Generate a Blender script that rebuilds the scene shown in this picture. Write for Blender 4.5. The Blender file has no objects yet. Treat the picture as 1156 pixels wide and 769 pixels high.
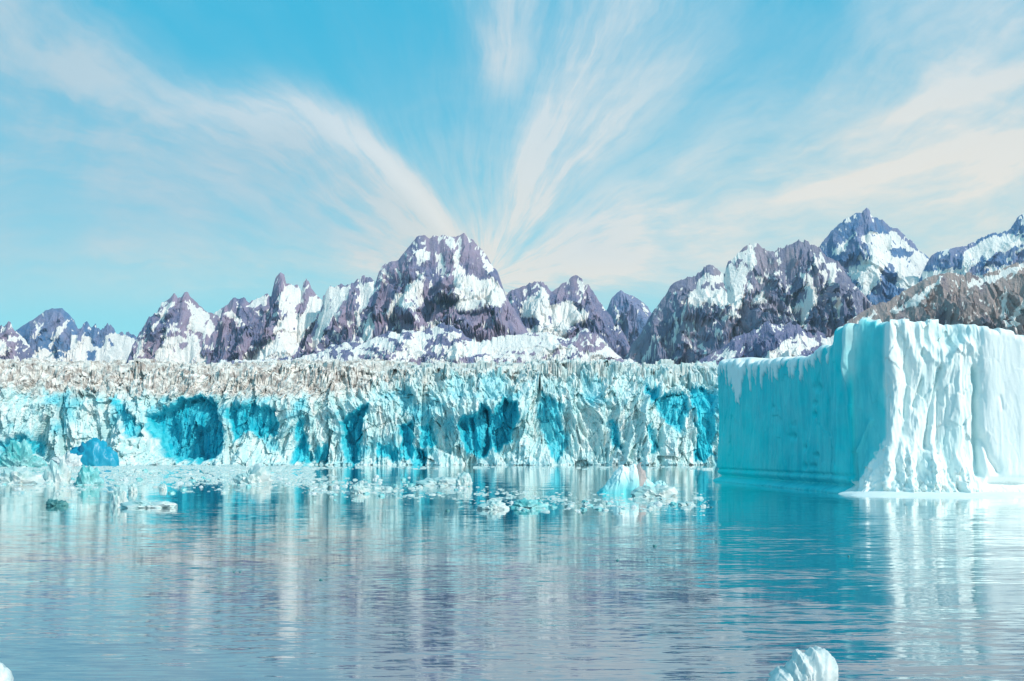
import bpy, math, random
import numpy as np
from mathutils import Vector

# ------------------------------------------------------------------ scene, camera, sky, sun
sc = bpy.context.scene
C = sc.collection
CAMH, F, CX, HY, PW = 4.35, 1124.0, 578.0, 515.0, 1156.0   # camera height (m); photograph's focal length, centre column, horizon row, width (px)

cam_d = bpy.data.cameras.new('camera')
cam_d.lens = 35.0; cam_d.sensor_width = 36.0
cam_d.shift_y = (HY - 384.5) / PW
cam_d.clip_start = 0.2; cam_d.clip_end = 30000
cam = bpy.data.objects.new('camera', cam_d)
cam.location = (0, 0, CAMH); cam.rotation_euler = (math.radians(90), 0, 0)
C.objects.link(cam); sc.camera = cam

SUN_EL, SUN_AZ = math.radians(34), math.radians(130)        # azimuth clockwise from +Y
sv = Vector((math.cos(SUN_EL) * math.sin(SUN_AZ), math.cos(SUN_EL) * math.cos(SUN_AZ), math.sin(SUN_EL)))
sun_d = bpy.data.lights.new('sun', 'SUN')
sun_d.energy = 3.6; sun_d.angle = math.radians(0.53); sun_d.color = (1.0, 0.94, 0.85)
sun = bpy.data.objects.new('sun', sun_d)
sun.rotation_euler = sv.to_track_quat('Z', 'Y').to_euler()
sun.location = (80, -60, 90); C.objects.link(sun)

sc.view_settings.view_transform = 'Standard'
sc.view_settings.look = 'None'
sc.view_settings.exposure = 0.0
sc.view_settings.gamma = 1.0
sc.view_settings.use_curve_mapping = False
sc.render.engine = 'CYCLES'
sc.cycles.use_denoising = True
sc.cycles.max_bounces = 6
sc.cycles.use_adaptive_sampling = True

HAZE = 2.6e-5

class N:
    """tiny wrapper to write shader maths as expressions"""
    def __init__(s, nt): s.nt = nt
    def node(s, t, **kw):
        n = s.nt.nodes.new(t)
        for k, v in kw.items(): setattr(n, k, v)
        return n
    def put(s, sock, v):
        if isinstance(v, bpy.types.NodeSocket): s.nt.links.new(v, sock)
        else: sock.default_value = v
    def m(s, op, a, b=0.0, c=0.0, clamp=False):
        n = s.node('ShaderNodeMath', operation=op, use_clamp=clamp)
        s.put(n.inputs[0], a); s.put(n.inputs[1], b); s.put(n.inputs[2], c)
        return n.outputs[0]
    def add(s, a, b): return s.m('ADD', a, b)
    def sub(s, a, b): return s.m('SUBTRACT', a, b)
    def mul(s, a, b): return s.m('MULTIPLY', a, b)
    def div(s, a, b): return s.m('DIVIDE', a, b)
    def sm(s, x, a, b, lo=0.0, hi=1.0):
        n = s.node('ShaderNodeMapRange', interpolation_type='SMOOTHSTEP')
        s.put(n.inputs['Value'], x); s.put(n.inputs['From Min'], a); s.put(n.inputs['From Max'], b)
        s.put(n.inputs['To Min'], lo); s.put(n.inputs['To Max'], hi)
        return n.outputs[0]
    def gauss(s, x, c, w):                       # exp(-((x-c)/w)^2)
        d = s.div(s.sub(x, c), w)
        return s.m('EXPONENT', s.mul(s.mul(d, d), -1.0))
    def comb(s, x, y, z=0.0):
        n = s.node('ShaderNodeCombineXYZ')
        s.put(n.inputs[0], x); s.put(n.inputs[1], y); s.put(n.inputs[2], z)
        return n.outputs[0]
    def noise(s, v, scale=1.0, detail=4.0, rough=0.55, dist=0.0, lac=2.0, color=False):
        n = s.node('ShaderNodeTexNoise')
        s.put(n.inputs['Vector'], v); s.put(n.inputs['Scale'], scale); s.put(n.inputs['Detail'], detail)
        s.put(n.inputs['Roughness'], rough); s.put(n.inputs['Distortion'], dist); s.put(n.inputs['Lacunarity'], lac)
        return n.outputs['Color' if color else 'Fac']
    def mix(s, f, a, b, mode='MIX'):
        n = s.node('ShaderNodeMix', data_type='RGBA', blend_type=mode)
        s.put(n.inputs['Factor'], f)
        s.put(n.inputs[6], a if isinstance(a, bpy.types.NodeSocket) else (*a, 1))
        s.put(n.inputs[7], b if isinstance(b, bpy.types.NodeSocket) else (*b, 1))
        return n.outputs[2]

world = bpy.data.worlds.new('World'); sc.world = world; world.use_nodes = True
nt = world.node_tree; nt.nodes.clear(); W = N(nt)
SKY_STRENGTH = 0.128
sky = W.node('ShaderNodeTexSky', sky_type='NISHITA', sun_disc=False, sun_elevation=SUN_EL, sun_rotation=SUN_AZ,
             altitude=10, air_density=1.0, dust_density=0.6, ozone_density=1.5)
tc = W.node('ShaderNodeTexCoord')
sep = W.node('ShaderNodeSeparateXYZ'); nt.links.new(tc.outputs['Generated'], sep.inputs[0])
dx, dy, dz = sep.outputs
ady = W.m('MAXIMUM', W.m('ABSOLUTE', dy), 0.12)
a = W.div(dx, ady); e = W.div(dz, ady)                         # tangent of azimuth and of elevation about +Y
elev = W.m('MAXIMUM', dz, 0.0)
# base: Nishita pushed towards the cyan of the photograph, paler turquoise near the horizon
base = W.mix(1.0, sky.outputs[0], (0.50, 1.02, 1.12), 'MULTIPLY')
low = W.sm(elev, 0.0, 0.42, 1.0, 0.0)
TURQ = (2.9, 6.8, 7.3); BLUE = (0.18, 3.9, 6.0)
grad = W.mix(low, BLUE, TURQ)
base = W.mix(0.93, base, grad)
# polar coordinates about the point the cirrus streams from, low over the middle of the range
ua = W.sub(a, -0.03); ue = W.sub(e, 0.175)
r = W.m('SQRT', W.add(W.add(W.mul(ua, ua), W.mul(ue, ue)), 1e-4))
th = W.add(W.m('ARCTAN2', W.mul(ua, -1.0), ue), math.pi / 2)      # the seam of the angle lies below the horizon
warp = W.noise(W.comb(W.mul(a, 2.6), W.mul(e, 2.6), 3.1), 1.0, 5.0, 0.6)
th2 = W.add(th, W.mul(W.sub(warp, 0.5), W.div(0.30, W.add(r, 0.45))))
lr = W.m('LOGARITHM', W.add(r, 0.03), math.e)
streak = W.noise(W.comb(W.mul(th2, 4.6), W.mul(lr, 1.0), 0.7), 1.0, 8.0, 0.60, 0.15)
fine = W.noise(W.comb(W.mul(th2, 14.0), W.mul(lr, 2.6), 5.7), 1.0, 8.0, 0.65, 0.25)
wisp = W.noise(W.comb(W.mul(a, 4.0), W.mul(e, 5.5), 9.7), 1.0, 9.0, 0.62, 0.5)
streaks = W.add(W.add(W.mul(streak, 0.40), W.mul(fine, 0.34)), W.mul(wisp, 0.26))
st = W.sm(streaks, 0.38, 0.61)
# where the banks of cirrus lie (angles measured from the right-hand horizon, radians)
thc = W.sub(th2, W.sm(r, 0.06, 0.42, 0.0, 0.46))            # the left bank curves
left = W.mul(W.sm(thc, 1.98, 2.20), W.sm(thc, 2.9, 2.35, 0.60, 1.0))
edge = W.mul(W.gauss(thc, 2.17, 0.11), W.sm(r, 0.50, 0.10))
plume1 = W.mul(W.gauss(th2, 1.50, 0.17), W.sm(r, 0.15, 0.24))
plume1b = W.mul(W.gauss(th2, 1.72, 0.10), W.sm(r, 0.05, 0.0))
plume2 = W.mul(W.gauss(th2, 1.13, 0.17), W.sm(r, 0.02, 0.10))
plume3 = W.mul(W.gauss(th2, 0.90, 0.16), W.mul(W.sm(r, 0.02, 0.10), W.sm(r, 0.45, 0.22)))
right = W.sm(th2, 0.80, 0.28)
thl = W.sub(th, W.mul(W.sub(warp, 0.5), 0.06))
line1 = W.mul(W.gauss(thl, 0.375, 0.022), W.sm(r, 0.25, 0.5))
line2 = W.mul(W.gauss(thl, 0.262, 0.016), W.sm(r, 0.25, 0.4))
belt = W.mul(W.gauss(e, 0.200, 0.026), W.mul(W.sm(wisp, 0.40, 0.60), 0.55))
near_v = W.gauss(r, 0.0, 0.15)
cov = W.m('MAXIMUM', W.mul(left, W.sm(wisp, 0.36, 0.66, 0.50, 0.68)), W.mul(right, W.sm(wisp, 0.36, 0.66, 0.62, 0.78)))
cov = W.m('MAXIMUM', cov, W.mul(plume1, 0.70))
cov = W.m('MAXIMUM', cov, W.mul(plume2, 0.78))
cov = W.m('MAXIMUM', cov, W.mul(plume3, 0.60))
cov = W.m('MAXIMUM', cov, belt)
cov = W.add(W.add(W.add(cov, W.sm(wisp, 0.42, 0.66, 0.08, 0.16)), W.mul(near_v, 0.45)), W.mul(edge, 0.42))
dens = W.mul(cov, W.add(0.50, W.mul(st, 0.74)))
dens = W.add(dens, W.add(W.mul(line1, 0.42), W.mul(line2, 0.46)))
dens = W.mul(dens, W.m('MAXIMUM', W.sm(e, 0.125, 0.20), W.mul(W.sm(a, 0.1, 0.3), W.sm(e, 0.06, 0.16))))
dens = W.mul(dens, W.sm(r, 4.0, 1.5, 0.35, 1.0))
dens = W.m('MINIMUM', W.m('MAXIMUM', dens, 0.0), 0.96)
warm = W.mul(W.sm(a, -0.2, 0.40), W.sm(e, 0.55, 0.18))
warm = W.m('MAXIMUM', warm, W.mul(W.mul(W.sm(e, 0.26, 0.16), W.sm(a, -0.9, -0.2)), 0.8))
warm = W.m('MAXIMUM', warm, W.mul(near_v, 0.75))
ccol = W.mix(W.m('MAXIMUM', W.mul(W.sm(th2, 1.9, 1.2), 0.6), W.mul(edge, 0.9)), (2.9, 4.5, 5.5), (5.7, 6.5, 7.0))
ccol = W.mix(warm, ccol, (7.7, 6.8, 5.7))
ccol = W.mix(W.mul(st, 0.25), ccol, (6.9, 7.1, 7.1))
final = W.mix(dens, base, ccol)
bg = W.node('ShaderNodeBackground'); nt.links.new(final, bg.inputs[0]); bg.inputs[1].default_value = SKY_STRENGTH
wo = W.node('ShaderNodeOutputWorld'); nt.links.new(bg.outputs[0], wo.inputs[0])

# ------------------------------------------------------------------ helpers
rng = np.random.default_rng(7)
_perm = rng.permutation(4096)
_g = rng.random(4096) * 2 * np.pi
_gx, _gy = np.cos(_g), np.sin(_g)
_rv = rng.random(4096)

def _hash(i, j, s):
    return _perm[(_perm[(i + s * 131) & 4095] + j) & 4095]

def perlin(x, y, s=0):
    xi = np.floor(x).astype(np.int64); yi = np.floor(y).astype(np.int64)
    fx = x - xi; fy = y - yi
    u = fx * fx * fx * (fx * (fx * 6 - 15) + 10); v = fy * fy * fy * (fy * (fy * 6 - 15) + 10)
    def c(a_, b_):
        h = _hash(xi + a_, yi + b_, s)
        return _gx[h] * (fx - a_) + _gy[h] * (fy - b_)
    return ((c(0, 0) * (1 - u) + c(1, 0) * u) * (1 - v) + (c(0, 1) * (1 - u) + c(1, 1) * u) * v) * 1.5

def fbm(x, y, o=4, s=0, g=0.5):
    t = 0; am = 1; tot = 0
    for k in range(o):
        t = t + am * perlin(x * 2 ** k, y * 2 ** k, s + k * 17); tot += am; am *= g
    return t / tot

def ridged(x, y, o=4, s=0, g=0.5):
    t = 0; am = 1; tot = 0; w = 1
    for k in range(o):
        n = (1 - np.abs(perlin(x * 2 ** k, y * 2 ** k, s + k * 17))) ** 2
        t = t + am * n * w; tot += am; am *= g; w = np.clip(n * 1.6, 0, 1)
    return t / tot

def voronoi(x, y, s=0, jit=0.9):
    """returns (cell random value, distance to border) for jittered cells"""
    xi = np.floor(x).astype(np.int64); yi = np.floor(y).astype(np.int64)
    d1 = np.full(x.shape, 9.0); d2 = np.full(x.shape, 9.0); val = np.zeros(x.shape)
    for a_ in (-1, 0, 1):
        for b_ in (-1, 0, 1):
            h = _hash(xi + a_, yi + b_, s)
            px = xi + a_ + 0.5 + (_rv[h] - 0.5) * jit; py = yi + b_ + 0.5 + (_rv[(h + 977) & 4095] - 0.5) * jit
            d = (x - px) ** 2 + (y - py) ** 2
            near = d < d1
            d2 = np.where(near, d1, np.minimum(d2, d)); val = np.where(near, _rv[(h + 311) & 4095], val)
            d1 = np.where(near, d, d1)
    return val, np.sqrt(d2) - np.sqrt(d1)

def facets(x, y, s=0, jit=0.95):
    """crystal-like relief: every jittered cell is its own tilted plane"""
    xi = np.floor(x).astype(np.int64); yi = np.floor(y).astype(np.int64)
    d1 = np.full(x.shape, 9.0); out = np.zeros(x.shape)
    for a_ in (-1, 0, 1):
        for b_ in (-1, 0, 1):
            h = _hash(xi + a_, yi + b_, s)
            ox = x - (xi + a_ + 0.5 + (_rv[h] - 0.5) * jit); oy = y - (yi + b_ + 0.5 + (_rv[(h + 977) & 4095] - 0.5) * jit)
            d = ox * ox + oy * oy
            near = d < d1
            pl = (_rv[(h + 311) & 4095] - 0.5) * 0.8 + (_rv[(h + 1511) & 4095] - 0.5) * 2.4 * ox + (_rv[(h + 2203) & 4095] - 0.5) * 1.6 * oy
            out = np.where(near, pl, out); d1 = np.where(near, d, d1)
    return out

def ss(x, a_, b_):
    t = np.clip((x - a_) / (b_ - a_), 0, 1); return t * t * (3 - 2 * t)

def inpoly(px, py, poly):
    """signed distance to a polygon, positive inside"""
    n = len(poly); ins = np.zeros(px.shape, bool); d = np.full(px.shape, 1e9)
    for i in range(n):
        x0, y0 = poly[i]; x1, y1 = poly[(i + 1) % n]
        if y0 != y1:
            c = (y0 > py) != (y1 > py)
            ins ^= c & (px < (x1 - x0) * (py - y0) / (y1 - y0) + x0)
        ex, ey = x1 - x0, y1 - y0; l2 = ex * ex + ey * ey + 1e-9
        t = np.clip(((px - x0) * ex + (py - y0) * ey) / l2, 0, 1)
        d = np.minimum(d, (px - x0 - t * ex) ** 2 + (py - y0 - t * ey) ** 2)
    return np.where(ins, np.sqrt(d), -np.sqrt(d))

def path_dist(px, py, path):
    d = np.full(px.shape, 1e9)
    for i in range(len(path) - 1):
        x0, y0 = path[i]; x1, y1 = path[i + 1]; ex, ey = x1 - x0, y1 - y0
        t = np.clip(((px - x0) * ex + (py - y0) * ey) / (ex * ex + ey * ey), 0, 1)
        d = np.minimum(d, (px - x0 - t * ex) ** 2 + (py - y0 - t * ey) ** 2)
    return np.sqrt(d)

def blur1(h, sig):
    k = np.arange(-int(3 * sig), int(3 * sig) + 1); w = np.exp(-k * k / (2 * sig * sig)); w /= w.sum()
    return np.convolve(np.pad(h, len(k) // 2, mode='edge'), w, mode='valid')

def mesh_from(name, verts, quads, mat, mask=None, smooth=False, parent=None, flip=False):
    me = bpy.data.meshes.new(name)
    nv, nf = len(verts), len(quads)
    if flip: quads = quads[:, ::-1]
    me.vertices.add(nv); me.vertices.foreach_set('co', np.ascontiguousarray(verts, np.float32).ravel())
    k = quads.shape[1]
    me.loops.add(nf * k); me.loops.foreach_set('vertex_index', np.ascontiguousarray(quads, np.int32).ravel())
    me.polygons.add(nf); me.polygons.foreach_set('loop_start', np.arange(0, nf * k, k, dtype=np.int32))
    me.polygons.foreach_set('use_smooth', np.full(nf, smooth))
    me.update(calc_edges=True); me.validate()
    if mask is not None:
        at = me.color_attributes.new('mask', 'FLOAT_COLOR', 'POINT')
        col = np.ones((nv, 4), np.float32); col[:, :mask.shape[1]] = mask
        at.data.foreach_set('color', col.ravel())
    me.materials.append(mat)
    o = bpy.data.objects.new(name, me); C.objects.link(o)
    if parent: o.parent = parent
    return o

def grid(name, P, mat, mask=None, smooth=False, wrap=False, parent=None, flip=False):
    n, m = P.shape[:2]
    idx = np.arange(n * m).reshape(n, m)
    if wrap: idx = np.vstack([idx, idx[:1]])
    q = np.stack([idx[:-1, :-1], idx[1:, :-1], idx[1:, 1:], idx[:-1, 1:]], -1).reshape(-1, 4)
    mk = None if mask is None else mask.reshape(n * m, -1)
    return mesh_from(name, P.reshape(-1, 3), q, mat, mk, smooth, parent, flip)

def tag(o, label, cat, group=None, kind=None):
    o['label'] = label
    o['category'] = cat
    if group: o['group'] = group
    if kind: o['kind'] = kind
    return o

# ------------------------------------------------------------------ materials
def new_mat(name):
    m = bpy.data.materials.new(name); m.use_nodes = True
    m.node_tree.nodes.clear(); return m, N(m.node_tree)

def finish(S, col, rough=0.8, spec=0.3, bump=None, bstr=0.5, bdist=1.0, sss=0.0, sss_r=(1, 1, 1), sss_s=1.0):
    p = S.node('ShaderNodeBsdfPrincipled')
    S.put(p.inputs['Base Color'], col if isinstance(col, bpy.types.NodeSocket) else (*col, 1))
    S.put(p.inputs['Roughness'], rough); p.inputs['Specular IOR Level'].default_value = spec
    if bump is not None:
        b = S.node('ShaderNodeBump'); b.inputs['Strength'].default_value = bstr; b.inputs['Distance'].default_value = bdist
        S.nt.links.new(bump, b.inputs['Height']); S.nt.links.new(b.outputs[0], p.inputs['Normal'])
    o = S.node('ShaderNodeOutputMaterial'); S.nt.links.new(p.outputs[0], o.inputs[0])

def mask_of(S):
    at = S.node('ShaderNodeAttribute', attribute_name='mask')
    s = S.node('ShaderNodeSeparateColor'); S.nt.links.new(at.outputs['Color'], s.inputs[0])
    return s.outputs[0], s.outputs[1], s.outputs[2]

def mat_mountain(name, rock_a, rock_b, rock_c):
    """mask: r snow, g mineral tone"""
    m, S = new_mat(name)
    sn, tone, _ = mask_of(S)
    g = S.node('ShaderNodeNewGeometry').outputs['Position']
    mp = S.node('ShaderNodeMapping'); S.put(mp.inputs['Vector'], g); mp.inputs['Scale'].default_value = (0.04, 0.04, 0.028); mp.inputs['Rotation'].default_value = (0, 0.5, 0)
    n1 = S.noise(mp.outputs[0], 1.0, 7.0, 0.65, 0.4)
    n2 = S.noise(g, 0.004, 5.0, 0.6, 0.5)
    n3 = S.noise(g, 0.11, 5.0, 0.65)
    rock = S.mix(S.sm(n1, 0.35, 0.65), rock_a, rock_b)
    rock = S.mix(S.mul(S.sm(S.add(n2, S.mul(tone, 0.35)), 0.55, 0.75), 0.75), rock, rock_c)
    rock = S.mix(S.mul(S.sm(n3, 0.4, 0.7), 0.35), rock, (0.32, 0.30, 0.33))
    snow = S.mix(S.sm(n3, 0.35, 0.7), (0.88, 0.85, 0.81), (0.78, 0.75, 0.73))
    f = S.sm(S.add(sn, S.mul(S.sub(n3, 0.5), 0.55)), 0.42, 0.58)
    finish(S, S.mix(f, rock, snow), 0.85, 0.15, S.add(S.mul(n1, 0.5), n3), 0.7, 7.0)
    return m

M_rock = mat_mountain('purple_rock_and_snow', (0.105, 0.14, 0.27), (0.21, 0.205, 0.34), (0.39, 0.30, 0.40))
M_rock_far = mat_mountain('blue_rock_and_snow', (0.055, 0.17, 0.36), (0.12, 0.22, 0.40), (0.26, 0.26, 0.41))
M_rock_grey = mat_mountain('grey_mauve_rock_and_snow', (0.14, 0.16, 0.27), (0.24, 0.24, 0.34), (0.36, 0.30, 0.36))
M_rock_brown = mat_mountain('brown_rock_and_snow', (0.15, 0.12, 0.16), (0.30, 0.24, 0.24), (0.42, 0.33, 0.30))

def mat_glacier():
    """mask: r blue ice, g dirt, b deep"""
    m, S = new_mat('glacier_ice')
    bl, dirt, deep = mask_of(S)
    g = S.node('ShaderNodeNewGeometry').outputs['Position']
    n1 = S.noise(g, 0.6, 6.0, 0.65, 0.3)
    mp = S.node('ShaderNodeMapping'); S.put(mp.inputs['Vector'], g); mp.inputs['Scale'].default_value = (0.5, 0.2, 0.09)
    n2 = S.noise(mp.outputs[0], 1.0, 6.0, 0.6, 0.6)
    white = S.mix(S.sm(n2, 0.38, 0.68), (0.46, 0.69, 0.70), (0.79, 0.81, 0.79))
    fb = S.sm(S.add(bl, S.mul(S.sub(n1, 0.5), 0.5)), 0.15, 0.85)
    blue = S.mix(S.sm(n2, 0.35, 0.65), (0.005, 0.44, 0.56), (0.10, 0.66, 0.75))
    blue = S.mix(deep, blue, (0.003, 0.25, 0.43))
    c = S.mix(fb, white, blue)
    n3 = S.noise(g, 0.28, 7.0, 0.7, 0.8)
    dcol = S.mix(S.sm(n3, 0.38, 0.6), (0.34, 0.29, 0.27), (0.86, 0.81, 0.76))
    dcol = S.mix(S.mul(S.sm(n1, 0.55, 0.72), 0.6), dcol, (0.42, 0.50, 0.55))
    c = S.mix(S.m('MULTIPLY', dirt, S.sm(n2, 0.2, 0.6, 0.6, 1.0)), c, dcol)
    finish(S, c, 0.65, 0.12, S.add(n1, S.mul(n3, 1.0)), 0.35, 0.8)
    return m
M_glacier = mat_glacier()

def mat_berg(name='iceberg_ice', sc_=1.0):
    """mask: r blue ice and painted shade, g snow cover and painted sunlight"""
    m, S = new_mat(name)
    bl, fr, tq = mask_of(S)
    g = S.node('ShaderNodeNewGeometry').outputs['Position']
    mp = S.node('ShaderNodeMapping'); S.put(mp.inputs['Vector'], g); mp.inputs['Scale'].default_value = (0.9 * sc_, 0.9 * sc_, 0.13 * sc_)
    n1 = S.noise(mp.outputs[0], 1.0, 6.0, 0.6, 0.5)
    n2 = S.noise(g, 1.8 * sc_, 5.0, 0.6)
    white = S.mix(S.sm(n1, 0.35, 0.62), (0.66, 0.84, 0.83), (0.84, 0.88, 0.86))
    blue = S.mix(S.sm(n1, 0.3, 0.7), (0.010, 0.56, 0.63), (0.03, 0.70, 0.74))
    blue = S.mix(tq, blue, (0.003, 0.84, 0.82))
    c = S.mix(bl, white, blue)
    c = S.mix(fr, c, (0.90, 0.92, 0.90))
    finish(S, c, 0.6, 0.08, S.add(n1, S.mul(n2, 0.35)), 0.18, 0.35 / sc_)
    return m
M_berg = mat_berg()

def simple_ice(name, ca, cb, scale, rough=0.4):
    m, S = new_mat(name)
    g = S.node('ShaderNodeTexCoord').outputs['Object']
    n = S.noise(g, scale, 6.0, 0.6, 0.4)
    finish(S, S.mix(S.sm(n, 0.35, 0.65), ca, cb), rough, 0.4, n, 0.4, 0.3 / scale)
    return m
M_chunk = simple_ice('white_floating_ice', (0.30, 0.54, 0.55), (0.68, 0.72, 0.69), 2.5)
M_teal = simple_ice('teal_floating_ice', (0.06, 0.42, 0.44), (0.36, 0.66, 0.66), 2.0)
M_dark = simple_ice('dark_clear_ice', (0.03, 0.14, 0.16), (0.10, 0.30, 0.30), 3.0)
M_deepblue = simple_ice('deep_blue_ice', (0.004, 0.25, 0.42), (0.03, 0.46, 0.60), 0.25)
M_pale = simple_ice('pale_glassy_ice', (0.50, 0.60, 0.61), (0.72, 0.75, 0.74), 6.0, 0.5)

def mat_water():
    m, S = new_mat('fjord_water')
    g = S.node('ShaderNodeNewGeometry').outputs['Position']
    sp = S.node('ShaderNodeSeparateXYZ'); S.nt.links.new(g, sp.inputs[0]); x, y, _ = sp.outputs
    def rip(sx, sy, det, z):
        c = S.noise(S.comb(S.mul(x, sx), S.mul(y, sy), z), 1.0, det, 0.5, 0.3, color=True)
        s = S.node('ShaderNodeSeparateColor'); S.nt.links.new(c, s.inputs[0])
        return S.sub(s.outputs[0], 0.5), S.sub(s.outputs[1], 0.5)
    ax, ay = rip(1.1, 5.0, 2.0, 0.0)
    bx, by = rip(0.25, 1.3, 2.0, 4.0)
    cx, cy = rip(0.035, 0.16, 1.0, 8.0)
    patch = S.noise(S.comb(S.mul(x, 0.02), S.mul(y, 0.09), 2.0), 1.0, 3.0, 0.5, 0.5)
    am = S.mul(S.sm(patch, 0.35, 0.65, 0.45, 1.5), S.add(S.sm(y, 15.0, 90.0, 1.15, 0.8), S.mul(S.sm(S.div(x, y), 0.10, 0.30), S.sm(y, 105.0, 60.0, 0.0, 2.4))))
    def tot(p, q, r_, kp, kq, kr): return S.mul(S.add(S.add(S.mul(p, kp), S.mul(q, kq)), S.mul(r_, kr)), am)
    fx, fy = rip(0.9, 9.0, 3.0, 20.0)
    ay = S.add(ay, S.mul(fy, 0.8))
    gx_, gy_ = rip(2.2, 22.0, 2.0, 31.0)
    near = S.sm(y, 85.0, 18.0)
    ny = S.add(tot(ay, by, cy, 0.060, 0.050, 0.022), S.mul(S.mul(S.add(gy_, S.mul(ay, 0.8)), near), S.sm(patch, 0.35, 0.65, 0.05, 0.14)))
    nx = tot(ax, bx, cx, 0.016, 0.012, 0.003)
    v = S.node('ShaderNodeVectorMath', operation='NORMALIZE'); S.put(v.inputs[0], S.comb(nx, ny, 1.0))
    nrm = v.outputs[0]
    fr = S.node('ShaderNodeFresnel'); fr.inputs['IOR'].default_value = 1.55; S.put(fr.inputs['Normal'], nrm)
    body = S.node('ShaderNodeBsdfDiffuse'); body.inputs['Color'].default_value = (0.03, 0.12, 0.20, 1)
    gl = S.node('ShaderNodeBsdfGlossy'); gl.inputs['Roughness'].default_value = 0.035; gl.inputs['Color'].default_value = (0.97, 0.97, 0.96, 1)
    S.put(gl.inputs['Normal'], nrm)
    mx = S.node('ShaderNodeMixShader'); S.put(mx.inputs[0], S.m('ADD', S.mul(fr.outputs[0], 1.1), 0.14, clamp=True))
    S.nt.links.new(body.outputs[0], mx.inputs[1]); S.nt.links.new(gl.outputs[0], mx.inputs[2])
    o = S.node('ShaderNodeOutputMaterial'); S.nt.links.new(mx.outputs[0], o.inputs[0])
    return m
M_water = mat_water()

# ------------------------------------------------------------------ water
def water_sheet():
    xs = np.array([-7000, 7000.0]); ys = np.array([-2500, 3500.0])
    X, Y = np.meshgrid(xs, ys, indexing='ij')
    o = grid('water', np.stack([X, Y, 0 * X], -1), M_water)
    tag(o, 'calm rippled fjord water mirroring the glacier and the peaks', 'water', kind='structure')
water_sheet()

def seabed():
    xs = np.linspace(-7000, 7000, 3); ys = np.linspace(-2500, 8000, 3)
    X, Y = np.meshgrid(xs, ys, indexing='ij')
    m, S = new_mat('valley_floor')
    g = S.node('ShaderNodeNewGeometry').outputs['Position']
    finish(S, S.mix(S.noise(g, 0.01, 5.0), (0.2, 0.18, 0.18), (0.7, 0.7, 0.7)), 0.9)
    o = grid('ground', np.stack([X, Y, 0 * X - 40], -1), m)
    tag(o, 'valley floor under the water and ice', 'ground', kind='structure')
seabed()

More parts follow.
